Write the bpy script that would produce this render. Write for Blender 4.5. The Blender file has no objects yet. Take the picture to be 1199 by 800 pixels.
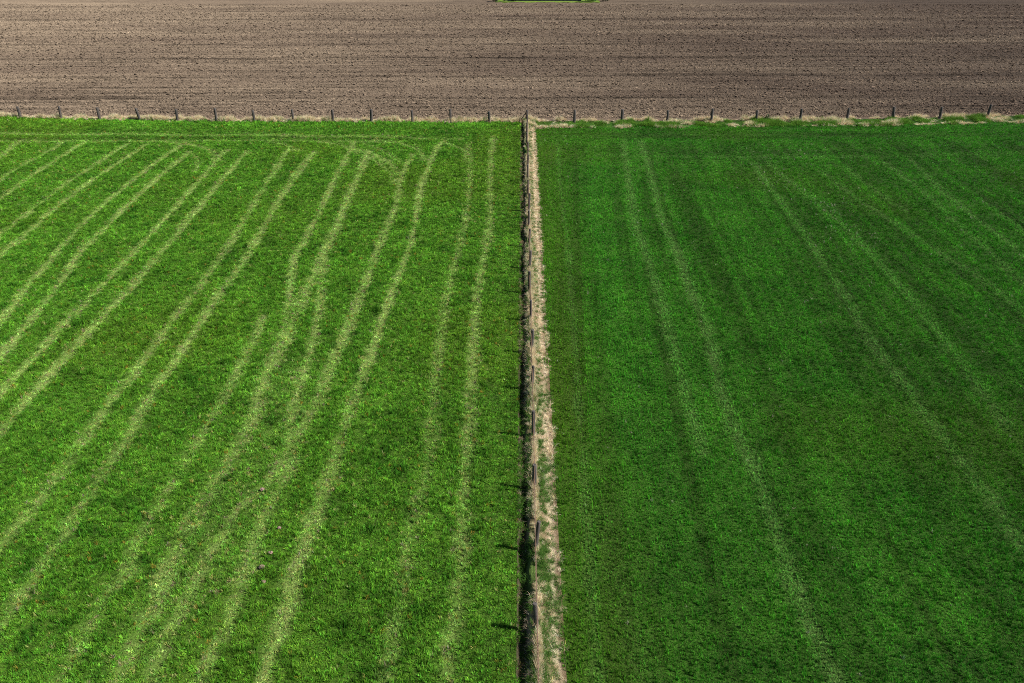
import bpy, bmesh, math, random
import numpy as np
from mathutils import Vector

# ------------------------------------------------------------------ camera model
F, CX, CY = 932.0, 599.5, 400.0          # focal length and centre, in photo pixels (1199 x 800)
H = 20.0                                 # the drone's height above the fields
TH = math.atan(520.0 / F)                # pitch below the horizon
CT, ST = math.cos(TH), math.sin(TH)
KZ = F * H / CT

def at(px, py):
    """ground point (z=0) seen at a photo pixel"""
    z = KZ / (py + 120.0)
    return ((px - CX) * z / F, (z - H * ST) / CT)

scene = bpy.context.scene
COL = scene.collection
RNG = np.random.default_rng(11)
random.seed(5)

cam = bpy.data.cameras.new('camera'); cam_o = bpy.data.objects.new('camera', cam); COL.objects.link(cam_o)
cam.sensor_width = 36.0; cam.sensor_fit = 'HORIZONTAL'; cam.lens = F / 1199.0 * 36.0
cam.clip_start = 0.5; cam.clip_end = 6000
cam_o.location = (0, 0, H); cam_o.rotation_euler = (math.pi / 2 - TH, 0, 0)
scene.camera = cam_o

# ------------------------------------------------------------------ light
to_sun = Vector((1.0, -0.2, 0.0)).normalized()
EL = math.radians(43)
to_sun = Vector((to_sun.x * math.cos(EL), to_sun.y * math.cos(EL), math.sin(EL)))
sl = bpy.data.lights.new('sun', 'SUN'); sl.energy = 5.0; sl.angle = math.radians(0.5); sl.color = (1.0, 0.955, 0.88)
so = bpy.data.objects.new('sun', sl); COL.objects.link(so)
so.rotation_euler = to_sun.to_track_quat('Z', 'Y').to_euler(); so.location = (60, -12, 80)
w = bpy.data.worlds.new('World'); scene.world = w; w.use_nodes = True
nt = w.node_tree
bg = nt.nodes['Background']; sky = nt.nodes.new('ShaderNodeTexSky'); sky.sky_type = 'NISHITA'; sky.sun_disc = False
sky.sun_elevation = EL; sky.sun_rotation = math.atan2(to_sun.x, to_sun.y)
bg.inputs[1].default_value = 0.055
nt.links.new(sky.outputs[0], bg.inputs[0])
vs = scene.view_settings
vs.view_transform = 'Standard'; vs.look = 'None'; vs.gamma = 1.0; vs.use_curve_mapping = False; vs.exposure = 0.74
cy = scene.cycles
cy.use_denoising = False; cy.max_bounces = 5; cy.diffuse_bounces = 3; cy.glossy_bounces = 2; cy.transmission_bounces = 3
scene.render.engine = 'CYCLES'; cy.pixel_filter_type = 'BLACKMAN_HARRIS'; cy.filter_width = 0.95

# ------------------------------------------------------------------ numeric helpers
def _hash(ix, iy, seed):
    h = (ix.astype(np.int64) * 374761393 + iy.astype(np.int64) * 668265263 + seed * 1442695041) & 0xFFFFFFFF
    h = ((h ^ (h >> 13)) * 1274126177) & 0xFFFFFFFF
    return ((h ^ (h >> 16)) & 0xFFFFFF) / float(0xFFFFFF)

def noise(x, y, size, seed=0):
    """smooth value noise 0..1 with cells of the given size"""
    sx, sy = size if isinstance(size, tuple) else (size, size)
    x = np.asarray(x, float) / sx; y = np.asarray(y, float) / sy
    ix, iy = np.floor(x), np.floor(y); fx, fy = x - ix, y - iy
    fx = fx * fx * (3 - 2 * fx); fy = fy * fy * (3 - 2 * fy)
    a, b = _hash(ix, iy, seed), _hash(ix + 1, iy, seed)
    c, d = _hash(ix, iy + 1, seed), _hash(ix + 1, iy + 1, seed)
    return (a * (1 - fx) + b * fx) * (1 - fy) + (c * (1 - fx) + d * fx) * fy

def sstep(a, b, x):
    t = np.clip((x - a) / (b - a), 0, 1)
    return t * t * (3 - 2 * t)

def lerp(a, b, t):
    t = np.asarray(t)[..., None]
    return np.asarray(a, float) * (1 - t) + np.asarray(b, float) * t

# ------------------------------------------------------------------ layout lines
# posts of the fence along the ploughed field: (x, y) of their feet in the photo
FAR_POSTS = [(24.5, 138.2), (72, 139.2), (117, 140.3), (164, 141.2), (208, 141.7), (254, 142.1), (298, 142.4), (343.7, 142.7), (390, 142.9),
             (435, 143.1), (483, 143.3), (527.5, 143.4), (573, 143.5), (616.5, 143.5), (672.5, 143.3), (728, 143.2), (781, 143.1), (832.7, 143),
             (885, 142.7), (936.6, 142.1), (991.5, 141.1), (1045.5, 140.1), (1100, 139), (1155.5, 138)]
far_pts = [at(*p) for p in FAR_POSTS]
JUNCTION = 13
sl_l = (far_pts[0][1] - far_pts[1][1]) / (far_pts[1][0] - far_pts[0][0])
extra_l = [(far_pts[0][0] - 4.1 * k, far_pts[0][1] + 4.1 * k * 0.12) for k in range(1, 6)][::-1]
extra_r = [(far_pts[-1][0] + 4.7 * k, far_pts[-1][1] + 4.7 * k * 0.10) for k in range(1, 6)]
fence_line = extra_l + far_pts + extra_r
FLX = np.array([p[0] for p in fence_line]); FLY = np.array([p[1] for p in fence_line])
_k = np.ones(5) / 5
FLYS = np.convolve(np.pad(FLY, 2, mode='edge'), _k, 'valid')

def yfar(x):                       # y of the cross fence at x
    return np.interp(x, FLX, FLYS)

MID_Z = [21.8, 24.83, 27.84, 30.8, 33.8, 37.0] + [37.0 + 3.01 * k for k in range(1, 15)]
def xmid_z(z): return 0.47 + 0.0126 * z
def xmid(y): return 0.47 + 0.0126 * (y * CT + H * ST)     # x of the dividing fence at y

L_EDGE, R_EDGE = -0.64, 0.84       # the uncut strip under the dividing fence, across it

# wheel tracks worn into the two fields, traced in the photo: (points, half width m, strength)
TRACKS_L = [
 ([(25,164),(0,184),(-60,236)], .24, .8), ([(78,165),(30,192),(0,211),(-70,262)], .24, .9),
 ([(101,165),(51,197),(0,233),(-80,294)], .24, .9), ([(148,169),(98,201),(51,235),(0,275),(-80,342)], .24, .8),
 ([(172,169),(111,209),(61,246),(30,275),(0,299),(-80,372)], .24, .9),
 ([(213,169),(169,201),(115,246),(74,287),(34,333),(0,377),(-70,462)], .24, .9),
 ([(223,177),(182,211),(135,255),(95,295),(67,337),(34,377),(0,418),(-70,510)], .25, .95),
 ([(266,176),(257,184),(219,228),(176,275),(132,322),(81,374),(41,418),(0,462),(-70,545)], .24, .9),
 ([(290,177),(257,214),(209,272),(172,316),(135,356),(111,381),(61,435),(27,475),(0,505),(-70,590)], .25, 1.0),
 ([(340,172),(334,181),(304,228),(267,289),(236,333),(196,384),(159,435),(125,475),(80,540),(37,596),(0,641),(-60,715)], .24, .75),
 ([(368,178),(358,191),(331,228),(304,275),(277,319),(260,340),(209,418),(179,458),(149,512),(125,549),(91,601),(57,655),(20,702),(0,736),(-50,815)], .25, .8),
 ([(415,167),(395,204),(375,248),(348,299),(340,335),(338,370),(331,404)], .25, .9),
 ([(432,177),(412,221),(395,265),(378,299),(365,329),(331,404),(308,450),(297,495),(270,540),(236,594),(206,648),(182,706),(155,760),(138,805),(120,860)], .32, .9),
 ([(335,430),(305,540),(245,640),(175,740),(120,840)], 1.3, .18),
 ([(380,290),(377,330),(375,349),(371,380),(365,408),(348,458),(341,500),(340,545),(310,604),(290,665),(267,733),(250,760),(234,800),(215,860)], .25, .8),
 ([(310,370),(304,384),(267,458),(243,499),(219,539),(200,573),(165,625),(152,668),(121,702),(78,787),(50,850)], .24, .65),
 ([(483,181),(469,211),(463,245),(446,282),(429,330),(409,381),(385,435),(372,472),(345,519),(304,574),(280,597),(246,651),(216,706),(190,760),(165,830)], .26, .85),
 ([(520,165),(510,177),(493,221),(483,279),(463,333),(442,394),(422,448),(402,506),(385,560),(368,610),(348,665),(331,726),(312,790),(290,870)], .24, 1.0),
 ([(548,168),(550,181),(550,225),(540,282),(527,333),(518,384),(510,452),(507,499),(500,549),(491,590),(479,641),(469,709),(456,773),(445,840)], .23, .55),
 ([(578,160),(577,167),(574,218),(574,265),(564,316),(557,370),(554,428),(550,485),(547,549),(544,597),(540,648),(537,699),(527,763),(522,800),(514,870)], .25, .75),
 # turning arcs and the headland run
 ([(412,174),(439,181),(459,194),(469,211)], .26, .75), ([(520,167),(544,177),(550,191)], .25, .7), ([(216,169),(233,172),(250,181),(250,194)], .22, .6),
 ([(190,166),(223,169),(246,176),(258,188)], .25, .7), ([(223,177),(232,188),(230,200)], .22, .6), ([(300,165),(330,169),(352,178)], .22, .5), ([(372,166),(402,171),(420,180)], .25, .6), ([(440,164),(470,168),(490,176),(497,188)], .25, .6), ([(412,174),(436,186),(455,200),(462,216)], .22, .6), ([(425,168),(450,178),(470,190)], .2, .4),
 ([(-60,156),(0,156.2),(60,157.4),(150,157.2),(220,158.6),(300,158.1),(380,160.2),(440,160),(500,162.5),(540,163)], .4, .6), ([(-60,166),(0,166),(130,165.5),(300,165),(470,166.5)], .3, .5),
]
DARK_L = [([(-60,152.5),(0,152.5),(200,153.5),(330,155)], .3, .8), ([(-60,163),(0,163),(150,162.6),(330,161.6),(480,163.2)], .3, .9)]
TRACKS_R = [
 ([(731,165),(733,181),(741,248),(755,292),(772,346),(785,391),(803,459),(823,530)], .3, .8),
 ([(750,165),(758,187),(775,255),(792,295),(809,339),(829,388),(850,474),(881,543),(913,632),(939,705),(976,789),(1000,850)], .3, .85),
 ([(885,192),(893,208),(922,246),(963,305),(997,359),(1012,388),(1060,453),(1112,522),(1165,590),(1196,637),(1250,715)], .3, .48),
 ([(900,190),(926,214),(960,240),(998,275),(1045,325),(1100,390),(1180,500)], .28, .45),
 ([(963,201),(1007,235),(1054,265),(1105,299),(1148,325),(1199,366),(1260,420)], .3, .42),
 ([(990,195),(1015,216),(1060,248)], .26, .4), ([(1037,191),(1081,225),(1121,262),(1170,305),(1240,372)], .3, .45),
 ([(1067,187),(1108,228),(1155,265),(1199,299),(1270,355)], .3, .55), ([(1152,235),(1199,272),(1270,330)], .28, .4),
 ([(652,165),(656,210),(667,310),(673,390),(680,500),(690,640),(700,800)], .16, .45),
 ([(700,600),(760,800)], .4, .15),
 ([(660,160),(800,158),(1000,160),(1260,158)], .3, .25), ([(700,182),(800,184),(1000,184),(1260,178)], .35, .3),
]
DARK_R = [([(700,176),(800,178),(1000,178),(1260,172)], .6, .4), ([(1145,228),(1160,238),(1199,266),(1260,318)], .22, .7),
          ([(860,190),(900,232),(950,300),(1000,378),(1060,470)], .3, .3), ([(1100,310),(1150,338),(1199,378),(1260,430)], .25, .5)]

def smooth_line(p, k=4):
    p = np.asarray(p, float); q = np.vstack([2 * p[0] - p[1], p, 2 * p[-1] - p[-2]]); out = []
    for i in range(1, len(q) - 2):
        for t in np.arange(k) / k:
            a, b, c, d = q[i - 1], q[i], q[i + 1], q[i + 2]
            out.append(.5 * (2 * b + (c - a) * t + (2 * a - 5 * b + 4 * c - d) * t * t + (3 * b - 3 * c + d - a) * t ** 3))
    return np.array(out + [q[-2]])

def to_world(tracks):
    return [(smooth_line([at(*p) for p in pts]), hw * 1.15, s) for pts, hw, s in tracks]
TRACKS_L, DARK_L, TRACKS_R, DARK_R = map(to_world, (TRACKS_L, DARK_L, TRACKS_R, DARK_R))

def track_mask(tracks, x, y):
    m = np.zeros(len(x))
    wob = (noise(x, y, 1.3, 77) - .5) * .20 + (noise(x, y, .35, 78) - .5) * .26
    for pts, hw, s in tracks:
        lo, hi = pts.min(0) - 1, pts.max(0) + 1
        sel = np.nonzero((x > lo[0]) & (x < hi[0]) & (y > lo[1]) & (y < hi[1]))[0]
        if not len(sel): continue
        px, py = x[sel], y[sel]
        d = np.full(len(sel), 9e9)
        for (ax, ay), (bx, by) in zip(pts[:-1], pts[1:]):
            dx, dy = bx - ax, by - ay
            t = np.clip(((px - ax) * dx + (py - ay) * dy) / (dx * dx + dy * dy + 1e-9), 0, 1)
            d = np.minimum(d, np.hypot(px - ax - t * dx, py - ay - t * dy))
        v = s * (1 - sstep(hw * .2, hw * 1.6, d + wob[sel])) * (.6 + .4 * sstep(2.5, 8.5, yfar(px) - py))
        m[sel] = np.maximum(m[sel], v)
    return m

# ------------------------------------------------------------------ ground relief
def strip_z(s, y):
    """height across the uncut strip: a furrow on its left, a low bank under the fence"""
    n = noise(s * 3, y, .9, 5) - .5
    w1 = .17 * sstep(.25, .8, noise(y * 0, y, 1.5, 15) * .7 + noise(y * 0 + 9, y, .45, 16) * .3)
    w2 = (noise(y * 0 + 4, y, 1.1, 17) - .5) * .16 + (noise(y * 0 + 6, y, .35, 18) - .5) * .10
    deep = .55 + .65 * noise(y * 0 + 2, y, 2.1, 19)
    bed = -0.26 * deep * sstep(-.64 + w1, -.54 + w1, s) * (1 - sstep(-.38, -.14, s + n * .14 + w2))
    bank = 0.12 * sstep(-.38, -.05, s + n * .14) * (1 - sstep(.15, .6, s + n * .2))
    return bed + bank * (1 + n) + n * .03 * sstep(-.7, -.4, s) * (1 - sstep(.6, .9, s))

def field_z(x, y):
    return (noise(x, y, 6, 21) - .5) * .06 + (noise(x, y, 1.4, 22) - .5) * .03

def ground_z(x, y):
    s = x - xmid(y)
    inside = sstep(L_EDGE - .4, L_EDGE, s) * (1 - sstep(R_EDGE, R_EDGE + .4, s))
    return field_z(x, y) * (1 - inside) + np.where((s > L_EDGE) & (s < R_EDGE), strip_z(s, y), 0)

# ------------------------------------------------------------------ materials
def mat(name):
    m = bpy.data.materials.new(name); m.use_nodes = True
    m.node_tree.nodes.clear()
    return m, m.node_tree.nodes, m.node_tree.links

def N(nodes, kind, **kw):
    n = nodes.new(kind)
    for k, v in kw.items():
        if k.startswith('i_'): n.inputs[k[2:]].default_value = v
        else: setattr(n, k, v)
    return n

def leaf_material(name, translucent=.3, rough=.55, spec=.25, source='INSTANCER'):
    m, n, l = mat(name)
    a = N(n, 'ShaderNodeAttribute', attribute_name='tint', attribute_type=source)
    b = N(n, 'ShaderNodeAttribute', attribute_name='blade', attribute_type='GEOMETRY')
    mul = N(n, 'ShaderNodeMix', data_type='RGBA', blend_type='MULTIPLY'); mul.inputs[0].default_value = 1
    l.new(a.outputs['Color'], mul.inputs[6]); l.new(b.outputs['Color'], mul.inputs[7])
    p = N(n, 'ShaderNodeBsdfPrincipled', i_Roughness=rough); p.inputs['Specular IOR Level'].default_value = spec
    t = N(n, 'ShaderNodeBsdfTranslucent'); mx = N(n, 'ShaderNodeMixShader'); mx.inputs[0].default_value = translucent
    o = N(n, 'ShaderNodeOutputMaterial')
    l.new(mul.outputs[2], p.inputs['Base Color']); l.new(mul.outputs[2], t.inputs['Color'])
    l.new(p.outputs[0], mx.inputs[1]); l.new(t.outputs[0], mx.inputs[2]); l.new(mx.outputs[0], o.inputs[0])
    return m

def tinted_ground(name, grain, var, bump, rough=.95):
    """vertex-painted base colour broken up by fine grain"""
    m, n, l = mat(name)
    a = N(n, 'ShaderNodeAttribute', attribute_name='tint', attribute_type='GEOMETRY')
    g = N(n, 'ShaderNodeNewGeometry')
    t = N(n, 'ShaderNodeTexNoise', i_Scale=grain, i_Detail=6.0, i_Roughness=.65)
    l.new(g.outputs['Position'], t.inputs['Vector'])
    r = N(n, 'ShaderNodeMapRange'); r.inputs[1].default_value = .3; r.inputs[2].default_value = .7
    r.inputs[3].default_value = 1 - var; r.inputs[4].default_value = 1 + var
    l.new(t.outputs[0], r.inputs[0])
    mul = N(n, 'ShaderNodeMix', data_type='RGBA', blend_type='MULTIPLY'); mul.inputs[0].default_value = 1
    l.new(a.outputs['Color'], mul.inputs[6]); l.new(r.outputs[0], mul.inputs[7])
    p = N(n, 'ShaderNodeBsdfPrincipled', i_Roughness=rough); p.inputs['Specular IOR Level'].default_value = .1
    p.inputs['Diffuse Roughness'].default_value = 1.0
    bp = N(n, 'ShaderNodeBump', i_Strength=1.0, i_Distance=bump); l.new(t.outputs[0], bp.inputs['Height'])
    l.new(bp.outputs[0], p.inputs['Normal']); l.new(mul.outputs[2], p.inputs['Base Color'])
    o = N(n, 'ShaderNodeOutputMaterial'); l.new(p.outputs[0], o.inputs[0])
    return m

def noisy(name, c1, c2, scale, stretch=(1, 1, 1), rough=.85, bump=0.0, spec=.25, metal=0.0):
    m, n, l = mat(name)
    tc = N(n, 'ShaderNodeTexCoord'); mp = N(n, 'ShaderNodeMapping'); mp.inputs['Scale'].default_value = stretch
    t = N(n, 'ShaderNodeTexNoise', i_Scale=scale, i_Detail=5.0, i_Roughness=.6)
    oi = N(n, 'ShaderNodeObjectInfo')
    l.new(tc.outputs['Object'], mp.inputs[0])
    ad = N(n, 'ShaderNodeVectorMath', operation='ADD'); l.new(mp.outputs[0], ad.inputs[0])
    sc = N(n, 'ShaderNodeMath', operation='MULTIPLY'); sc.inputs[1].default_value = 40; l.new(oi.outputs['Random'], sc.inputs[0])
    l.new(sc.outputs[0], ad.inputs[1]); l.new(ad.outputs[0], t.inputs['Vector'])
    r = N(n, 'ShaderNodeValToRGB'); r.color_ramp.elements[0].position = .35; r.color_ramp.elements[1].position = .68
    r.color_ramp.elements[0].color = (*c1, 1); r.color_ramp.elements[1].color = (*c2, 1)
    l.new(t.outputs[0], r.inputs[0])
    p = N(n, 'ShaderNodeBsdfPrincipled', i_Roughness=rough, i_Metallic=metal); p.inputs['Specular IOR Level'].default_value = spec
    l.new(r.outputs[0], p.inputs['Base Color'])
    if bump:
        bp = N(n, 'ShaderNodeBump', i_Strength=.8, i_Distance=bump); l.new(t.outputs[0], bp.inputs['Height']); l.new(bp.outputs[0], p.inputs['Normal'])
    o = N(n, 'ShaderNodeOutputMaterial'); l.new(p.outputs[0], o.inputs[0])
    return m

M_GRASS = leaf_material('grass_blades', .17, .6, .05)
M_CROP = leaf_material('crop_blades', .17, .6, .03)
M_DRY = leaf_material('dry_blades', .30, .75, .15)
M_CLOD = leaf_material('soil_clods', 0.0, .95, .08)
M_SHRUB = leaf_material('shrub_leaves', .25, .5, .25, 'OBJECT')
M_TURF = tinted_ground('turf', 16.0, .75, .10)
M_STRIP = tinted_ground('margin_soil', 26.0, .45, .05)
M_PLOUGH = tinted_ground('ploughed_soil', 5.5, .38, .16)
M_WOOD = noisy('weathered_wood', (.034, .030, .028), (.115, .10, .09), 14, (1, 1, .12), .9, .006)
M_WIRE = noisy('rusty_wire', (.20, .115, .075), (.34, .23, .16), 3, (1, 1, 1), .7)
M_GRAVEL = noisy('gravel', (.19, .175, .15), (.27, .25, .22), 3.0, (1, 1, 1), .95, .02)
M_FARLAND = noisy('far_grassland', (.045, .10, .02), (.07, .14, .03), .05, (1, 1, 1), .95)
M_BARK = noisy('bark', (.07, .05, .035), (.13, .10, .075), 9, (1, 1, .2), .9, .01)
M_BOARD = noisy('dark_boards', (.018, .024, .034), (.035, .043, .055), 4, (6, 6, .3), .7, .004)
M_ROOFING = noisy('roof_sheet', (.05, .05, .055), (.08, .08, .085), 2, (8, .4, 1), .6, .01)
M_MOLE = noisy('mole_soil', (.11, .075, .06), (.36, .24, .20), 34, (1, 1, 1), .95, .02)

# ------------------------------------------------------------------ object helpers
def link(o, parent=None):
    COL.objects.link(o)
    if parent: o.parent = parent
    return o

def tag(o, label=None, cat=None, group=None, kind=None):
    for k, v in (('label', label), ('category', cat), ('group', group), ('kind', kind)):
        if v: o[k] = v
    return o

def empty(name, loc=(0, 0, 0)):
    o = bpy.data.objects.new(name, None); o.location = loc; o.empty_display_size = .2
    return link(o)

def from_arrays(name, v, f, m, parent=None, attrs=None, smooth=True, linked=True):
    me = bpy.data.meshes.new(name)
    me.from_pydata(v.tolist() if hasattr(v, 'tolist') else v, [], f.tolist() if hasattr(f, 'tolist') else f)
    if attrs:
        for k, a in attrs.items():
            at_ = me.attributes.new(k, 'FLOAT_COLOR', 'POINT')
            c = np.ones((len(a), 4), np.float32); c[:, :3] = a
            at_.data.foreach_set('color', c.ravel())
    if m: me.materials.append(m)
    if smooth: me.polygons.foreach_set('use_smooth', [True] * len(me.polygons))
    o = bpy.data.objects.new(name, me)
    if linked: link(o, parent)
    return o

def grid_faces(nu, nv):
    i = np.arange(nu - 1)[:, None] * nv + np.arange(nv - 1)[None, :]
    i = i.ravel()
    return np.stack([i, i + nv, i + nv + 1, i + 1], 1)

def sheet(name, X, Y, Z, tint, m):
    v = np.stack([X.ravel(), Y.ravel(), Z.ravel()], 1)
    o = from_arrays(name, v, grid_faces(*X.shape), m, attrs={'tint': tint})
    return tag(o, kind='structure')

def scatter(name, variants, P, rot, scl, tint, label=None, cat=None):
    """ONE object of uncountable growth: the variants set out on its points"""
    me = bpy.data.meshes.new(name)
    n = len(P)
    me.vertices.add(n); me.vertices.foreach_set('co', P.astype(np.float32).ravel())
    a = me.attributes.new('turn', 'FLOAT_VECTOR', 'POINT'); a.data.foreach_set('vector', rot.astype(np.float32).ravel())
    a = me.attributes.new('size', 'FLOAT_VECTOR', 'POINT'); a.data.foreach_set('vector', scl.astype(np.float32).ravel())
    a = me.attributes.new('which', 'INT', 'POINT'); a.data.foreach_set('value', RNG.integers(0, len(variants), n).astype(np.int32))
    c = np.ones((n, 4), np.float32); c[:, :3] = np.clip(tint, 0, 1)
    a = me.attributes.new('tint', 'FLOAT_COLOR', 'POINT'); a.data.foreach_set('color', c.ravel())
    me.update()
    o = link(bpy.data.objects.new(name, me))
    src = bpy.data.collections.new(name + '_shapes')
    for v in variants: src.objects.link(v)
    g = bpy.data.node_groups.new(name, 'GeometryNodeTree')
    g.interface.new_socket('Geometry', in_out='INPUT', socket_type='NodeSocketGeometry')
    g.interface.new_socket('Geometry', in_out='OUTPUT', socket_type='NodeSocketGeometry')
    gi, go = g.nodes.new('NodeGroupInput'), g.nodes.new('NodeGroupOutput')
    ci = g.nodes.new('GeometryNodeCollectionInfo'); ci.inputs[0].default_value = src
    ci.inputs['Separate Children'].default_value = True; ci.inputs['Reset Children'].default_value = True
    ip = g.nodes.new('GeometryNodeInstanceOnPoints'); ip.inputs['Pick Instance'].default_value = True
    def named(nm, t):
        k = g.nodes.new('GeometryNodeInputNamedAttribute'); k.data_type = t; k.inputs[0].default_value = nm
        return k.outputs[0]
    g.links.new(gi.outputs[0], ip.inputs['Points']); g.links.new(ci.outputs[0], ip.inputs['Instance'])
    g.links.new(named('which', 'INT'), ip.inputs['Instance Index'])
    e2r = g.nodes.new('FunctionNodeEulerToRotation'); g.links.new(named('turn', 'FLOAT_VECTOR'), e2r.inputs[0])
    g.links.new(e2r.outputs[0], ip.inputs['Rotation']); g.links.new(named('size', 'FLOAT_VECTOR'), ip.inputs['Scale'])
    g.links.new(ip.outputs[0], go.inputs[0])
    md = o.modifiers.new('scatter', 'NODES'); md.node_group = g
    return tag(o, label, cat, kind='stuff')

def tuft(name, m, blades, length, width, spread, droop, rng, hue=.12):
    """one clump of curved blades"""
    V, Fc, C = [], [], []
    for _ in range(blades):
        az = rng.uniform(0, 2 * math.pi); r0 = spread * math.sqrt(rng.random()) * .8
        b = np.array([r0 * math.cos(az + rng.normal(0, .8)), r0 * math.sin(az + rng.normal(0, .8)), -.02])
        L = length * rng.uniform(.6, 1.15); lean = abs(rng.normal(.35, .35)) * droop; wd = width * rng.uniform(.7, 1.2)
        d = np.array([math.cos(az), math.sin(az), 0]); ta = az + math.pi / 2 + rng.normal(0, .6)
        side = np.array([math.cos(ta), math.sin(ta), 0])
        base = len(V); pos = b.copy(); ang = lean * .4
        sh = np.array([1 + rng.normal(0, hue * 1.2), 1 + rng.normal(0, hue), 1 + rng.normal(0, hue)]) * (1 + rng.normal(0, .12))
        for k, wk in enumerate((1, .8, 0)):
            if wk: V.append(pos - side * wd * wk / 2); V.append(pos + side * wd * wk / 2); C += [sh, sh]
            else: V.append(pos.copy()); C.append(sh)
            step = L / 2
            pos = pos + step * (math.sin(ang) * d + math.cos(ang) * np.array([0, 0, 1]))
            ang = min(ang + lean * .9, 1.9)
        Fc.append((base, base + 1, base + 3, base + 2)); Fc.append((base + 2, base + 3, base + 4))
    return from_arrays(name, np.array(V), Fc, m, attrs={'blade': np.clip(np.array(C), .4, 1.8)}, smooth=False, linked=False)

def clod(name, m, rng):
    bm = bmesh.new(); bmesh.ops.create_icosphere(bm, subdivisions=2, radius=1)
    off = rng.uniform(0, 50, 3)
    for v in bm.verts:
        p = np.array(v.co) + off
        k = .72 + .55 * noise(np.array([p[0] + p[2] * .7]), np.array([p[1] + p[2]]), .6, 9)[0]
        v.co = v.co * k; v.co.z *= .62
    me = bpy.data.meshes.new(name); bm.to_mesh(me); bm.free()
    a = me.attributes.new('blade', 'FLOAT_COLOR', 'POINT'); a.data.foreach_set('color', [1.0] * 4 * len(me.vertices))
    me.materials.append(m)
    return bpy.data.objects.new(name, me)

# ------------------------------------------------------------------ colours of the two fields
def rank_spots(x, y):
    """scattered spots of taller, darker grass"""
    return sstep(.76, .90, noise(x, y, .75, 14))

def pasture_tint(x, y):
    """albedo of the grazed pasture on the left; also returns how worn each spot is"""
    n1 = noise(x, y, .38, 1); n2 = noise(x, y, 1.1, 2); n3 = noise(x, y, 9, 3); n4 = noise(x, y, .16, 4)
    c = lerp((.029, .118, .007), (.128, .305, .026), np.clip(.1 + .5 * n1 + .3 * n2 + .5 * (n4 - .5), 0, 1))
    pt = noise(x, y, 2.3, 13); c = c * (.92 + .30 * pt)[:, None]
    rank = rank_spots(x, y) * .5; c = c * (1 - rank[:, None]) + np.array((.020, .095, .008)) * rank[:, None]
    t = sstep(.5, .8, n3) * .25
    c = c * (1 - t[:, None]) + np.array((.125, .20, .012)) * t[:, None]
    w_ = track_mask(TRACKS_L, x, y)
    k = np.clip(w_ * (.26 + .98 * noise(x, y, .38, 6) + .6 * (noise(x, y, 2.5, 7) - .45)) * (.72 + .28 * sstep(22, 40, y)), 0, 1)
    if len(x) > 120000: k = k * RNG.uniform(.2, 1.3, len(x)).clip(0, 1)
    c = c * (1 - k[:, None]) + np.array((.36, .53, .13)) * k[:, None]
    dk = track_mask(DARK_L, x, y) * .6
    c = c * (1 - dk[:, None]) + np.array((.055, .075, .02)) * dk[:, None]
    return c, w_

def crop_streak(x, y):
    """drill and roller bouts: long streaks running up the field"""
    u = x - .062 * y - (x * .02) * 0
    up = .5 + 1.15 * (noise(u, y, (.6, 18), 34) - .5) + 1.15 * (noise(u, y, (.27, 45), 30) - .5) + .3 * (noise(u, y, (2.2, 30), 35) - .5)
    across = .5 + 1.2 * (noise(x, y, (16, .7), 29) - .5) + .5 * (noise(x, y, (5, .4), 28) - .5)
    t = sstep(9.5, 7.0, yfar(x) - y)
    return np.clip(up * (1 - t) + across * t + .35 * (noise(x, y, (3, 1.6), 37) - .5), 0, 1)

def crop_tint(x, y):
    n1 = noise(x, y, .30, 31); n2 = noise(x, y, 1.6, 32); n3 = noise(x, y, 7, 33)
    c = lerp((.014, .104, .007), (.068, .255, .018), np.clip(.1 + .5 * n1 + .4 * n2, 0, 1))
    st = crop_streak(x, y)
    c = c * (.70 + .58 * st)[:, None]
    t = (.25 * sstep(.5, .95, n3) + .45 * (1 - sstep(0, 4, x - xmid(y) - R_EDGE))).clip(0, .6)
    c = c * (1 - t[:, None]) + np.array((.095, .20, .010)) * t[:, None]
    w_ = track_mask(TRACKS_R, x, y)
    k = np.clip(w_ * (.5 + .7 * noise(x, y, .6, 36)) * (1 + .5 * sstep(10, 20, x)), 0, 1) * .62
    c = c * (1 - k[:, None]) + np.array((.18, .36, .08)) * k[:, None]
    dk = track_mask(DARK_R, x, y) * .55
    c = c * (1 - dk[:, None]) + np.array((.025, .062, .012)) * dk[:, None]
    return c, w_

# ------------------------------------------------------------------ ground sheets
YN = 6.0
gnd = from_arrays('ground', np.array([(-3000, -600, -.6), (3000, -600, -.6), (3000, 5000, -.6), (-3000, 5000, -.6)]), np.array([(0, 1, 2, 3)]), M_FARLAND)
tag(gnd, kind='structure')

def field_sheet(name, side):
    nu, nv = 290, 320
    u = np.linspace(0, 1, nu)[:, None]; v = np.linspace(0, 1, nv)[None, :]
    xo = np.where(side < 0, -76.0, 78.0)
    Y0 = np.broadcast_to(YN + v * 77, (nu, nv))
    e = L_EDGE if side < 0 else R_EDGE
    for _ in range(2):
        inner = xmid(Y0) + e
        X = inner + (xo - inner) * (u ** 1.25)
        Y0 = YN + v * (yfar(X) + .55 - YN)
    x, y = X.ravel(), Y0.ravel()
    c, w_ = (pasture_tint if side < 0 else crop_tint)(x, y)
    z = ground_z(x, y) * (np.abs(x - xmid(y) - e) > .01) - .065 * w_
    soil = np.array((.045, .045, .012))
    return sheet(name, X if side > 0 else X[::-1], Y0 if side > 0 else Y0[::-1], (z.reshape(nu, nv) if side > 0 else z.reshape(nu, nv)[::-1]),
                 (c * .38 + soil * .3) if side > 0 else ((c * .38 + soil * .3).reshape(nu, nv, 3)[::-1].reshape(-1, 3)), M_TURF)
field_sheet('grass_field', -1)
field_sheet('crop_field', 1)

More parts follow.
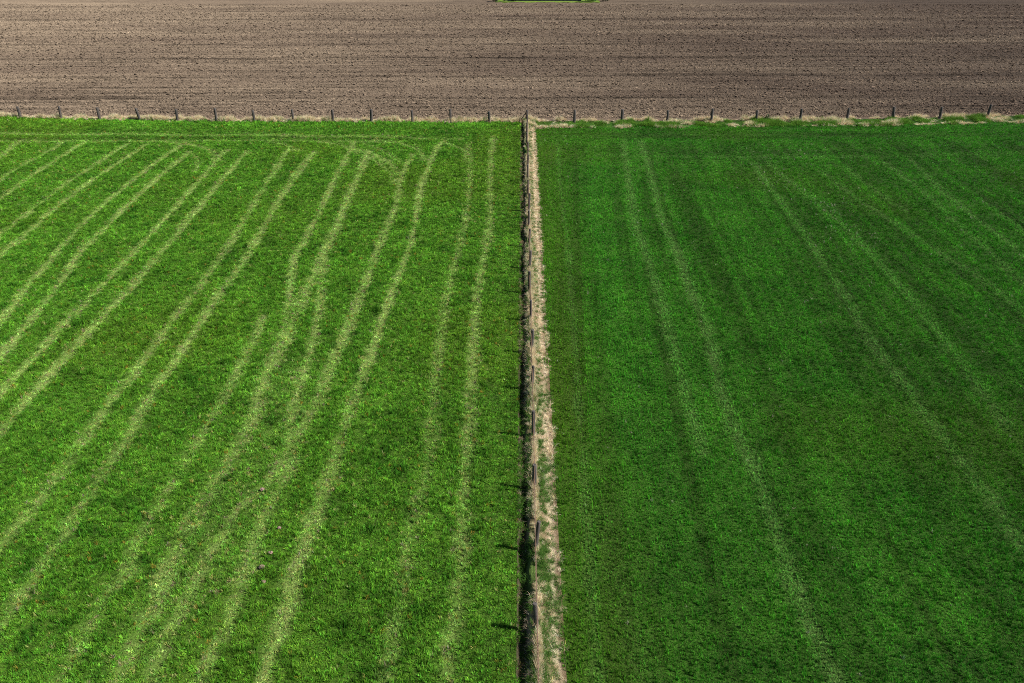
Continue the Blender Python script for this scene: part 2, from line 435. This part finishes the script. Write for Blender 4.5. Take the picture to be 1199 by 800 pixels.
def margin_tint(s, y):
    n = .65 * noise(s * 2.2, y, .55, 41) + .35 * noise(s * 2, y, .16, 43); n2 = noise(s * 2, y, 1.8, 42)
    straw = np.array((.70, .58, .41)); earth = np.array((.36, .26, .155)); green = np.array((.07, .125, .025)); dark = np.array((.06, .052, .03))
    c = lerp(earth * .6, straw, np.clip((n * 1.7 - .35) * (.12 + .88 * sstep(.36, .52, s)), 0, 1))
    g = (sstep(.45, .7, n2) * .7 * (1 - .7 * sstep(.4, .55, s)) + .25 * (1 - sstep(.1, .4, s))).clip(0, 1); c = c * (1 - g[:, None]) + green * g[:, None]
    e = sstep(.60, .76, s + (n - .5) * .35) * .8; c = c * (1 - e[:, None]) + np.array((.13, .085, .045)) * e[:, None]
    d = 1 - sstep(-.42, -.25, s); c = c * (1 - d[:, None]) + dark * d[:, None]  # the furrow's shade is painted into its soil colour
    return c

def margin_sheet():
    s = np.linspace(L_EDGE, R_EDGE, 40)[:, None]
    yv = np.linspace(YN, 1.0, 2)
    nv = 1100
    yv = np.linspace(YN, float(yfar(1.4)) + .55, nv)[None, :]
    S = np.broadcast_to(s, (40, nv)); Y = np.broadcast_to(yv, (40, nv)).copy(); X = S + xmid(Y)
    Z = strip_z(S, Y); Z[0] = 0; Z[-1] = 0
    sheet('field_margin', X, Y, Z, margin_tint(S.ravel(), Y.ravel()), M_STRIP)
margin_sheet()

FAR_END = 193.4
GX0, GX1 = -4.0, 23.0              # the garden plot that juts into the ploughed field
def soil_tint(x, y):
    n = noise(x, y, (30, 5), 51); n2 = noise(x, y, (14, 1.6), 52); n3 = noise(x, y, (3.5, .9), 53)
    c = lerp((.100, .072, .053), (.222, .170, .119), np.clip(.02 + .55 * n + .3 * n2 + .2 * (n3 - .5) - x * .0035, 0, 1))  # paler towards the left: sun backscatter painted in along with drier soil
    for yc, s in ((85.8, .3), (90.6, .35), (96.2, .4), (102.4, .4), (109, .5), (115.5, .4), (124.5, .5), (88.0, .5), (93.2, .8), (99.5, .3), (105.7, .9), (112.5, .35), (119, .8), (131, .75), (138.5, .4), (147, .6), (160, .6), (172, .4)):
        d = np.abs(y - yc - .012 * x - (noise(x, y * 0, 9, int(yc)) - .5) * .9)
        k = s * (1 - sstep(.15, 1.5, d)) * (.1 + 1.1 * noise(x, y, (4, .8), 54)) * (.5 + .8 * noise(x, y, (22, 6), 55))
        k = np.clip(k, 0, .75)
        c = c * (1 - k[:, None]) + np.array((.05, .037, .026)) * k[:, None]  # dark wheel lines: rut shading painted in together with damp soil
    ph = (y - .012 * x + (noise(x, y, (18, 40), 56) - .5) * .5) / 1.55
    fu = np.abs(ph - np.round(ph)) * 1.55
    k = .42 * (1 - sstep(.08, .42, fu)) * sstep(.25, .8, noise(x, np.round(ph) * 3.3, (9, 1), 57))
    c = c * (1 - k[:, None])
    e = (1 - sstep(.5, 2.6, y - yfar(x)))
    c = c * (1 - .35 * e[:, None]) + np.array((.16, .105, .08)) * .35 * e[:, None]
    return c

def plough_z(x, y):
    r = .05 * np.sin((y - .012 * x) * 2 * math.pi / .75 + 2.5 * noise(x, y, 3, 61))
    z = r + (noise(x, y, .45, 62) - .5) * .12 + (noise(x, y, (8, 1.5), 63) - .5) * .10
    return z * sstep(.0, .8, y - yfar(x) - .55) - .02

def plough_sheet():
    nu, nv = 640, 620
    u = np.linspace(-135, 150, nu)[:, None]
    v = (np.linspace(0, 1, nv) ** 1.35)[None, :]
    y0 = yfar(np.clip(u, FLX[0], FLX[-1])) + .55 + (np.abs(u) > 70) * .12 * np.clip(np.abs(u) - 70, 0, None) * 0
    X = np.broadcast_to(u, (nu, nv)); Y = y0 + v * (FAR_END - y0)
    z = plough_z(X.ravel(), Y.ravel()).reshape(nu, nv)
    z[:, -1] = 0
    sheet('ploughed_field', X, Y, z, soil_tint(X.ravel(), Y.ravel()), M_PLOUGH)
plough_sheet()
trk = from_arrays('gravel_track', np.array([(-170, FAR_END - .2, .004), (190, FAR_END - .2, .004), (190, FAR_END + 4.2, .004), (-170, FAR_END + 4.2, .004)]), np.array([(0, 1, 2, 3)]), M_GRAVEL)
tag(trk, kind='structure')
fl = from_arrays('far_field', np.array([(-400, FAR_END + 4.2, 0), (420, FAR_END + 4.2, 0), (700, 700, 0), (-700, 700, 0)]), np.array([(0, 1, 2, 3)]), M_FARLAND)
tag(fl, kind='structure')

# ------------------------------------------------------------------ grass, crop, dry grass, clods
def in_view(x, y, pad=5.0):
    z = y * CT + H * ST
    return (np.abs(x) < 599.5 * z / F + pad) & (y > 11.5)

def spacing_points(x0, x1, y0, y1, base, far_keep):
    """jittered points that thin out with distance"""
    nx, ny = int((x1 - x0) / base), int((y1 - y0) / base)
    gx, gy = np.meshgrid(np.arange(nx), np.arange(ny), indexing='ij')
    x = x0 + (gx.ravel() + RNG.random(nx * ny)) * base; y = y0 + (gy.ravel() + RNG.random(nx * ny)) * base
    k = in_view(x, y); x, y = x[k], y[k]
    keep = 1 - (1 - far_keep) * sstep(20, 75, y)
    k = RNG.random(len(x)) < keep
    return x[k], y[k]

def rots(n, tilt=.12):
    return np.stack([RNG.normal(0, tilt, n), RNG.normal(0, tilt, n), RNG.uniform(0, 2 * math.pi, n)], 1)

past_v = [tuft('pasture_tuft', M_GRASS, 17, .15, .015, .075, 1.2, RNG) for _ in range(8)]
x, y = spacing_points(-62, 2.2, 11.5, 84, .105, .45)
k = (x - xmid(y) < L_EDGE + .09 + .15 * noise(y * 0, y, 1.5, 15) + (noise(x, y, .3, 12) - .5) * .18) & (y < yfar(x) + .1); x, y = x[k], y[k]
c, wear = pasture_tint(x, y)
n = len(x)
clump = noise(x, y, .24, 8) * .55 + noise(x, y, .14, 9) * .45
gap = RNG.random(n) < (.55 + .8 * sstep(.25, .6, clump)) * (1 - .2 * sstep(.3, .9, wear))
x, y, c, wear = x[gap], y[gap], c[gap], wear[gap]; n = len(x)
c = c * np.exp(RNG.normal(0, .32, n))[:, None]
sp = RNG.random(n)
c[sp < .010] = (.25, .20, .03); pale = (sp > .992 - .18 * wear); c[pale] = np.array((.30, .34, .10)) * RNG.uniform(.8, 1.25, (int(pale.sum()), 1))
brn = (RNG.random(n) < .06 * wear); c[brn] = (.27, .225, .13)
lush = sstep(-3.2, -1.0, y - yfar(x)); c = c * (1 + .28 * lush)[:, None]
clump = noise(x, y, .24, 8) * .55 + noise(x, y, .14, 9) * .45
h = (.42 + 1.3 * sstep(.25, .8, clump) + RNG.normal(0, .16, n)) * (1 - .5 * wear) * (1 + .5 * lush) * (1 + .55 * rank_spots(x, y)) * (1 - .3 * sstep(-2.2, -1.4, x - xmid(y)))
g = 1 + .35 * sstep(25, 75, y)
print('pasture', n)
scatter('pasture_grass', past_v, np.stack([x, y, ground_z(x, y) - .065 * wear], 1), rots(n, .2), np.stack([g, g, np.clip(h, .35, 2.2)], 1), c,
        'bright green pasture grass with pale worn wheel tracks left of the fence', 'grass')

crop_v = [tuft('crop_tuft', M_CROP, 11, .125, .013, .05, 1.0, RNG) for _ in range(6)]
ROW = .128
xs, ys = spacing_points(1.0, 62, 11.5, 84, .104, .42)
s_ = xs - xmid(ys)
row = np.round(s_ / ROW) * ROW
soft = sstep(6, 30, s_) * .5
xs = xmid(ys) + row * (1 - soft) + s_ * soft + RNG.normal(0, .016, len(xs))
k = (xs - xmid(ys) > R_EDGE - .06 + (noise(xs, ys, .45, 91) - .5) * .3 + (noise(xs, ys, 1.7, 92) - .5) * .22) & (ys < yfar(xs) - 2.1 + 1.3 * (noise(xs, xs * 0, 2.6, 93) - .4) + .5 * (noise(xs, xs * 0, .6, 94) - .5)); x, y = xs[k], ys[k]
c, wear = crop_tint(x, y); n = len(x)
c = c * np.exp(RNG.normal(0, .3, n))[:, None]
px, py = [at(*p)[0] for p in ((895, 186), (905, 212), (975, 246), (998, 275), (945, 180))], [at(*p)[1] for p in ((895, 186), (905, 212), (975, 246), (998, 275), (945, 180))]
sp = RNG.random(n); near = np.zeros(n)
for a, b in zip(px, py): near = np.maximum(near, np.exp(-(((x - a) / 1.6) ** 2 + ((y - b) / 2.2) ** 2)))
c[sp < .0015 + .06 * near] = (.36, .36, .24)
cl = noise(x, y, .20, 38) * .55 + noise(x, y, .12, 39) * .45
h = (.40 + 1.45 * sstep(.25, .8, cl) + .35 * (crop_streak(x, y) - .5) + RNG.normal(0, .12, n)) * (1 - .25 * wear) * (1 - .25 * track_mask(DARK_R, x, y))
g = 1 + .35 * sstep(25, 75, y)
print('crop', n)
scatter('young_crop', crop_v, np.stack([x, y, ground_z(x, y)], 1), rots(n, .15), np.stack([g, g, np.clip(h, .35, 2)], 1), c,
        'short dark green crop drilled in close rows right of the fence', 'crop')

# long uncut grass under the dividing fence and along the cross fence
dry_v = [tuft('dry_tuft', M_DRY, 34, .30, .011, .10, 2.2, RNG, .10) for _ in range(7)]
def dry_colour(n, green):
    a = RNG.random(n)
    c = lerp((.47, .35, .19), (.84, .74, .52), a ** .75)
    gm = RNG.random(n) < green
    gc = lerp((.055, .115, .02), (.12, .20, .04), RNG.random(n))
    c[gm] = gc[gm]
    return c, gm

s_ = np.concatenate([RNG.uniform(L_EDGE + .06, R_EDGE + .04, 19000), RNG.normal(.05, .03, 4500)]); y = 11.5 + (RNG.random(23500) ** 1.15) * 71.0
nearby = 1 - sstep(20, 42, y)
pos = noise(s_ * 2.2, y, .55, 41)
grn = sstep(.45, .7, noise(s_ * 2, y, 1.8, 42)) * .9 + .06
grn = np.clip(grn + .35 * sstep(45, 22, y) * 0 + .3 * (1 - sstep(14, 34, y)), 0, .95); grn = np.where(s_ > .46, np.clip(grn * (.4 + .5 * nearby) + .05, 0, 1), np.where(s_ < -.06, .5 + .3 * nearby, np.where(s_ < .13, grn * .35, .5 + .4 * nearby)))
keepp = np.where(s_ < -.3, .6, np.where(s_ > .46, .28, np.where(s_ > .14, .6, .85 * sstep(.2, .65, noise(s_ * 0, y, 1.15, 45) * .7 + noise(s_ * 0, y, .4, 46) * .3)))) * (.15 + 1.35 * pos)
k = RNG.random(len(s_)) < keepp
s_, y, grn = s_[k], y[k], grn[k]; n = len(s_)
c, gm = dry_colour(n, grn)
dk = (s_ < -.3) & ~gm; c[dk] *= np.array((.55, .5, .45))  # straw standing in the furrow is darkened, shade put into its colour
c[gm] *= np.array((.9, 1.1, .9))
hh = (.42 + 1.1 * np.exp(-((s_ - .0) / .15) ** 2)) * (.35 + 1.2 * noise(s_ * 2.5, y, .6, 44)) + RNG.normal(0, .1, n)
P1 = np.stack([s_ + xmid(y), y, strip_z(s_, y)], 1); wn = np.where((s_ > -.06) & (s_ < .13), .5, .8); S1 = np.stack([wn, wn, np.clip(hh, .3, 2.1)], 1); C1 = c
print('dry', n)
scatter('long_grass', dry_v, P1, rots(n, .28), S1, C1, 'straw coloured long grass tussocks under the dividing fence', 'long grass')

# the verge along the cross fence: thin and straw coloured on the left, a wider mixed band on the right
xa = RNG.uniform(-62, 1.2, 9000); oa = RNG.normal(.30, .22, 9000); ka = RNG.random(9000) < (.2 + 1.1 * noise(xa, oa * 0, 2.2, 70)); xa, oa = xa[ka], oa[ka]
xb = RNG.uniform(1.4, 62, 13000); ob = RNG.uniform(-2.5, .75, 13000)
kb = RNG.random(13000) < (.05 + 1.15 * sstep(.25, .75, noise(xb, ob * 1.3, 1.0, 71))); kb &= ob > -2.5 + 1.3 * (noise(xb, xb * 0, 2.6, 93) - .4); xb, ob = xb[kb], ob[kb]
x = np.concatenate([xa, xb]); off = np.concatenate([oa, ob]); y = yfar(x) + off; n = len(x)
green = np.where(x < 1.3, .12, np.where(off > .25, .06, np.where(off < -2.05, .2 + .5 * (noise(x, off, 1.7, 74) > .55), .3 + .7 * sstep(.3, .5, noise(x, off * 1.2, 1.6, 72)))))
c, gm = dry_colour(n, green)
c[gm] *= np.array((1.2, 1.45, .8))
hh = np.where(x < 1.3, 1.25, np.where(off > -.2, 1.2, .95)) * (.25 + 1.7 * sstep(.2, .9, noise(x, off * 1.3, 1.0, 71 + 0 * 2))) + RNG.normal(0, .1, n)
wd = np.where(x < 1.3, 1.1, 1.5)
scatter('verge_grass', dry_v, np.stack([x, y, ground_z(x, y) - .01], 1), rots(n, .25), np.stack([wd, wd, np.clip(hh, .3, 2.6)], 1), c,
        'straw and green verge grass along the foot of the far cross fence', 'verge grass')

# clods on the ploughed field
clods = [clod('soil_clod', M_CLOD, RNG) for _ in range(6)]
m_ = 260000
y = 84 + (RNG.random(m_) ** 1.5) * 100; x = RNG.uniform(-1, 1, m_) * (599.5 * (y * CT + H * ST) / F + 6)
k = (y > yfar(np.clip(x, FLX[0], FLX[-1])) + .9) & (y < FAR_END - .5); x, y = x[k], y[k]; n = len(x)
big = np.clip(RNG.lognormal(-3.15, .42, n), .022, .12) * (1 + .35 * sstep(90, 150, y))
c = soil_tint(x, y) * np.exp(RNG.normal(0, .2, n))[:, None]
scatter('soil_crumbs', clods, np.stack([x, y, plough_z(x, y) + big * .2], 1), np.stack([RNG.normal(0, .3, n), RNG.normal(0, .3, n), RNG.normal(0, .5, n)], 1), np.stack([big * RNG.uniform(1, 2.4, n), big, big], 1), c,
        'dry brown clods of earth strewn over the ploughed field', 'clods')
print('clods', n)

# ------------------------------------------------------------------ fences
def post_mesh(h, r, rng):
    bm = bmesh.new(); segs = 10
    rings = [(-.35, 1.0), (0, 1.02), (h * .35, .99), (h * .7, .96), (h - .03, .93), (h - .006, .86), (h, .7)]
    ph = rng.uniform(0, 6.28); prev = None
    wob = [1 + rng.normal(0, .05) for _ in range(segs)]
    lean = rng.normal(0, .012, 2)
    for z, k in rings:
        ring = [bm.verts.new((r * k * wob[i] * math.cos(ph + i * 2 * math.pi / segs) + lean[0] * z, r * k * wob[i] * math.sin(ph + i * 2 * math.pi / segs) + lean[1] * z,
                              z + (rng.normal(0, .004) if z > h - .01 else 0))) for i in range(segs)]
        if prev:
            for i in range(segs): bm.faces.new((prev[i], prev[(i + 1) % segs], ring[(i + 1) % segs], ring[i]))
        else: bm.faces.new(ring[::-1])
        prev = ring
    bm.faces.new(prev)
    me = bpy.data.meshes.new('post'); bm.to_mesh(me); bm.free(); me.materials.append(M_WOOD)
    for p in me.polygons: p.use_smooth = len(p.vertices) == 4
    return me

POSTS = [post_mesh(1.25 + .02 * k * (-1) ** k, .078 + .005 * (k % 3), RNG) for k in range(6)]

def bar(V, Fc, a, b, r):
    a, b = Vector(a), Vector(b); d = (b - a).normalized()
    u = d.orthogonal().normalized(); w_ = d.cross(u); i = len(V)
    for p in (a, b):
        for k in range(3):
            t = k * 2 * math.pi / 3; V.append(tuple(p + r * (math.cos(t) * u + math.sin(t) * w_)))
    for k in range(3): Fc.append((i + k, i + (k + 1) % 3, i + 3 + (k + 1) % 3, i + 3 + k))

def netting(name, line, parent, org, heights, stay, r):
    """sheep netting with a barbed strand on top, hung post to post"""
    V, Fc = [], []
    for (p, q) in zip(line[:-1], line[1:]):
        p, q = Vector(p) - Vector(org), Vector(q) - Vector(org); L = (q - p).length; k = max(2, int(L / stay))
        for hgt in heights:
            top = hgt == heights[-1]
            sag = (.03 if top else .012) * random.uniform(.4, 1.6)
            pts = [p.lerp(q, t / 4) + Vector((0, 0, hgt - sag * math.sin(math.pi * t / 4))) for t in range(5)]
            for a, b in zip(pts[:-1], pts[1:]): bar(V, Fc, a, b, r * (1.25 if top else 1))
            if top:
                for j in range(int(L / .3)):
                    c0 = p.lerp(q, (j + .5) * .3 / L) + Vector((0, 0, hgt - .015))
                    bar(V, Fc, c0 - Vector((.02, .008, .02)), c0 + Vector((.02, -.008, .02)), r * .8)
        for j in range(1, k):
            c0 = p.lerp(q, j / k); bar(V, Fc, c0 + Vector((0, 0, heights[0])), c0 + Vector((0, 0, heights[-2])), r * .8)
    return from_arrays(name, np.array(V), Fc, M_WIRE, parent, smooth=False)

def add_post(root, pos, k, lean=(0, 0), scale=1.0):
    o = bpy.data.objects.new('post', POSTS[k % 6]); link(o, root)
    o.location = Vector(pos) - root.location; o.rotation_euler = (lean[0], lean[1], random.uniform(0, 6.28)); o.scale = (scale, scale, 1)
    return o

jx, jy = far_pts[JUNCTION]
cross = empty('wire_fence', (jx, jy, 0))
tag(cross, 'wire fence on wooden posts running across in front of the brown ploughed field', 'fence', 'wire fences on wooden posts')
line = []
for i, (px_, py_) in enumerate(fence_line):
    j = i - len(extra_l) == JUNCTION
    line.append((px_, py_, 0.02))
    add_post(cross, (px_, py_, 0), i, (random.gauss(0, .03), random.gauss(.01, .035)), 1.75 if j else random.uniform(1.45, 1.75))
netting('wire_netting', line, cross, cross.location, [.10, .24, .40, .58, .78, 1.08], .30, .0022)
# the strut that props the corner post from the left
V, Fc = [], []
def round_bar(name, a, b, r, m, parent):
    bm = bmesh.new(); a, b = Vector(a), Vector(b)
    bmesh.ops.create_cone(bm, cap_ends=True, segments=10, radius1=r, radius2=r * .9, depth=(b - a).length)
    rot = (b - a).to_track_quat('Z', 'Y')
    for v in bm.verts: v.co = rot @ v.co + (a + b) / 2
    me = bpy.data.meshes.new(name); bm.to_mesh(me); bm.free(); me.materials.append(m)
    return link(bpy.data.objects.new(name, me), parent)
round_bar('brace', (-.85, -.12, -.12), (-.06, -.02, 1.02), .048, M_WOOD, cross)

mid0 = ((MID_Z[0] - H * ST) / CT)
mid = empty('wire_fence', (xmid(mid0), mid0, .08))
tag(mid, 'long wire fence on wooden posts dividing the two green fields, running away down the middle', 'fence', 'wire fences on wooden posts')
line = []
for i, z in enumerate(MID_Z):
    yy = (z - H * ST) / CT; xx = xmid_z(z) + random.gauss(0, .02)
    line.append((xx, yy, .08))
    add_post(mid, (xx, yy, .08), i + 2, (random.gauss(0, .025), random.gauss(0, .03)), random.uniform(.82, 1.02))
line.append((jx, jy - .09, .02)); line.insert(0, (xmid(mid0 - 3.4), mid0 - 3.4, .08))
netting('wire_netting', line, mid, mid.location, [.08, .18, .28, .40, .54, .70, .86, 1.02, 1.12], .12, .0045)

# ------------------------------------------------------------------ small things in the fields
MOLES = [((307, 574), .07, 'pinkish molehill standing alone on the pale wheel track, farthest of the molehills'),
         ((327, 619), .055, 'small dull molehill half hidden in dark grass beside the wheel track'),
         ((317, 648), .065, 'dark molehill just beyond the palest pinkish molehill of the lower cluster'),
         ((307, 665), .08, 'palest pinkish molehill in the middle of the lower cluster by the wheel track'),
         ((309, 682), .06, 'lowest of the molehills, a small brown heap nearest the camera')]
for (p, r, lab) in MOLES:
    bm = bmesh.new(); bmesh.ops.create_icosphere(bm, subdivisions=4, radius=1)
    o3 = RNG.uniform(0, 40, 3)
    for v in bm.verts:
        q = np.array(v.co) * 1.0 + o3
        k = .75 + .35 * noise(np.array([q[0] + q[2]]), np.array([q[1] - q[2]]), .5, 3)[0] + .18 * noise(np.array([q[0] - q[2]]), np.array([q[1] + q[2]]), .17, 4)[0]
        v.co = v.co * k * r; v.co.x *= 1.25; v.co.z *= .55 + .5 * noise(np.array([q[0] * 1.0]), np.array([q[1] * 1.0]), .4, 6)[0]
    me = bpy.data.meshes.new('molehill'); bm.to_mesh(me); bm.free(); me.materials.append(M_MOLE)
    for q in me.polygons: q.use_smooth = True
    o = link(bpy.data.objects.new('molehill', me)); wx, wy = at(*p); o.location = (wx, wy, .04)
    tag(o, lab, 'molehill', 'molehills in the pasture')

def leaf_cloud(name, n, lobes, leaf, c1, c2, parent, rng):
    """foliage: leaf faces spread through a few uneven lobes"""
    V, Fc, C = [], [], []
    for _ in range(n):
        cx_, cy_, cz_, rx, ry, rz = lobes[rng.integers(len(lobes))]
        d = rng.normal(0, 1, 3); d /= np.linalg.norm(d); k = rng.uniform(.35, 1.08) ** .6
        p = np.array((cx_, cy_, cz_)) + d * np.array((rx, ry, rz)) * k
        if p[2] < .03: p[2] = rng.uniform(.03, .3)
        a = rng.normal(0, 1, 3); a /= np.linalg.norm(a); b = np.cross(a, rng.normal(0, 1, 3)); b /= np.linalg.norm(b)
        s = leaf * rng.uniform(.6, 1.4); i = len(V)
        V += [p - a * s, p - b * s * .45, p + a * s, p + b * s * .45]; Fc.append((i, i + 1, i + 2, i + 3))
        col = np.array(c1) + (np.array(c2) - np.array(c1)) * rng.random(); C += [col] * 4
    m, nd, l = mat(name + '_leaves')
    at_ = N(nd, 'ShaderNodeAttribute', attribute_name='tint'); p_ = N(nd, 'ShaderNodeBsdfPrincipled', i_Roughness=.55)
    t = N(nd, 'ShaderNodeBsdfTranslucent'); mx = N(nd, 'ShaderNodeMixShader'); mx.inputs[0].default_value = .3; o_ = N(nd, 'ShaderNodeOutputMaterial')
    l.new(at_.outputs['Color'], p_.inputs['Base Color']); l.new(at_.outputs['Color'], t.inputs['Color'])
    l.new(p_.outputs[0], mx.inputs[1]); l.new(t.outputs[0], mx.inputs[2]); l.new(mx.outputs[0], o_.inputs[0])
    return from_arrays(name, np.array(V), Fc, m, parent, {'tint': np.array(C)}, smooth=False)

def shrub(name, label, loc, lobes, n, leaf, c1, c2, stems, cat='shrub', group=None):
    r = empty(name, loc); tag(r, label, cat, group)
    leaf_cloud('foliage', n, lobes, leaf, c1, c2, r, RNG)
    bm = bmesh.new()
    for k in range(stems):
        L = lobes[k % len(lobes)]
        a = Vector((L[0] * .3, L[1] * .3, -.05)); b = Vector((L[0], L[1], L[2] + L[5] * .3)); q = (b - a).to_track_quat('Z', 'Y')
        rr = .03 + .02 * leaf * 8
        ret = bmesh.ops.create_cone(bm, cap_ends=True, segments=7, radius1=rr, radius2=rr * .35, depth=(b - a).length)
        for v in ret['verts']: v.co = q @ v.co + (a + b) / 2
    me = bpy.data.meshes.new('stem'); bm.to_mesh(me); bm.free(); me.materials.append(M_BARK)
    link(bpy.data.objects.new('stem', me), r)
    return r

wx, wy = at(897.5, 142.4)
shrub('weed', 'dark leafy weed standing by the far fence beside a straw coloured tussock', (wx, wy, 0),
      [(0, 0, .42, .20, .18, .40), (.14, .05, .22, .22, .2, .22), (-.16, 0, .2, .2, .2, .2)], 420, .06, (.03, .06, .012), (.075, .115, .03), 3, 'weed')

# ------------------------------------------------------------------ the garden plot beyond the ploughed field
GY = 187.4
fx_ = np.linspace(-3.6, 19.2, 60)
fy_ = GY + (noise(fx_, fx_ * 0, 1.1, 81) - .5) * .9 + (noise(fx_, fx_ * 0, .4, 82) - .5) * .4
plot = from_arrays('garden_lawn', np.array([(a_, b_, .05) for a_, b_ in zip(fx_, fy_)] + [(19.4, FAR_END + 14, .05), (-3.8, FAR_END + 14, .05)]), [tuple(range(62))],
                   noisy('lawn', (.07, .14, .015), (.17, .24, .025), 2.2, (1, 1, 1), .9, .03))
tag(plot, kind='structure')
shed = empty('shed', (8.7, 193.0, .05))
tag(shed, 'dark blue grey shed on the lawn beyond the ploughed field, between the shrubs', 'shed')
def boxmesh(name, x0, x1, y0, y1, z0, z1, m, parent):
    bm = bmesh.new(); bmesh.ops.create_cube(bm, size=1)
    for v in bm.verts: v.co = Vector((x0 + (v.co.x + .5) * (x1 - x0), y0 + (v.co.y + .5) * (y1 - y0), z0 + (v.co.z + .5) * (z1 - z0)))
    bmesh.ops.bevel(bm, geom=bm.edges[:], offset=.02, segments=1, affect='EDGES')
    me = bpy.data.meshes.new(name); bm.to_mesh(me); bm.free(); me.materials.append(m)
    return link(bpy.data.objects.new(name, me), parent)
# gabled body with weatherboards modelled as thin battens
V = [(-6.6, -3, 0), (6.6, -3, 0), (6.6, 3, 0), (-6.6, 3, 0), (-6.6, -3, 2.5), (6.6, -3, 2.5), (6.6, 3, 2.5), (-6.6, 3, 2.5), (-6.6, 0, 4.1), (6.6, 0, 4.1)]
Fc = [(0, 1, 5, 4), (1, 2, 6, 9, 5), (2, 3, 7, 6), (3, 0, 4, 8, 7)]
for k in range(44):
    xb_ = -6.55 + k * .3; i = len(V)
    V += [(xb_, -3.03, 0), (xb_ + .05, -3.03, 0), (xb_ + .05, -3.03, 2.45), (xb_, -3.03, 2.45), (xb_, -3.0, 0), (xb_ + .05, -3.0, 0), (xb_ + .05, -3.0, 2.45), (xb_, -3.0, 2.45)]
    Fc += [(i, i + 1, i + 2, i + 3), (i + 1, i + 5, i + 6, i + 2), (i + 4, i, i + 3, i + 7)]
from_arrays('wall', np.array(V, float), Fc, M_BOARD, shed, smooth=False)
V = [(-6.9, -3.35, 2.36), (6.9, -3.35, 2.36), (6.9, 0, 4.2), (-6.9, 0, 4.2), (6.9, 3.35, 2.36), (-6.9, 3.35, 2.36),
     (-6.9, -3.35, 2.30), (6.9, -3.35, 2.30), (6.9, 0, 4.14), (-6.9, 0, 4.14), (6.9, 3.35, 2.30), (-6.9, 3.35, 2.30)]
Fc = [(0, 1, 2, 3), (3, 2, 4, 5), (6, 9, 8, 7), (9, 11, 10, 8), (0, 6, 7, 1), (5, 4, 10, 11), (1, 7, 8, 2), (2, 8, 10, 4), (0, 3, 9, 6), (3, 5, 11, 9)]
from_arrays('roof', np.array(V, float), Fc, M_ROOFING, shed, smooth=False)
G = 'shrubs in the garden plot'
shrub('shrub', 'dark green shrub at the left corner of the garden lawn', (-3.4, 188.6, .05), [(0, 0, 1.0, .8, .8, 1.0), (.5, .3, 1.6, .6, .6, .7), (-.4, .2, .6, .6, .6, .6)], 900, .13, (.02, .045, .01), (.05, .09, .02), 4, group=G)
shrub('shrub', 'grey green shrub second from the left end of the garden lawn', (-1.6, 189.2, .05), [(0, 0, .8, .7, .7, .8), (.3, .3, 1.3, .5, .5, .6), (-.4, 0, .9, .5, .5, .6)], 800, .11, (.08, .11, .06), (.16, .20, .11), 4, group=G)
shrub('shrub', 'near black shrub against the left end of the dark shed', (.6, 189.3, .05), [(0, 0, 1.1, .9, .7, 1.1), (.4, .2, 1.9, .6, .6, .7), (-.5, .1, .7, .6, .6, .7)], 900, .13, (.012, .03, .01), (.03, .06, .015), 4, group=G)
shrub('shrub', 'bright fresh green shrub by the right end of the dark shed', (17.2, 188.9, .05), [(0, 0, 1.0, 1.2, .9, 1.0), (.8, .2, .9, .8, .7, .9), (-.8, .1, 1.2, .8, .7, 1.0)], 1400, .14, (.05, .16, .02), (.12, .30, .05), 5, group=G)
shrub('shrub', 'dark olive shrub at the right corner of the garden lawn', (20.2, 189.8, .05), [(0, 0, .8, .9, .8, .8), (.9, .2, .7, .8, .7, .7), (-.6, .2, 1.1, .6, .6, .7)], 900, .12, (.03, .05, .02), (.08, .10, .045), 4, group=G)
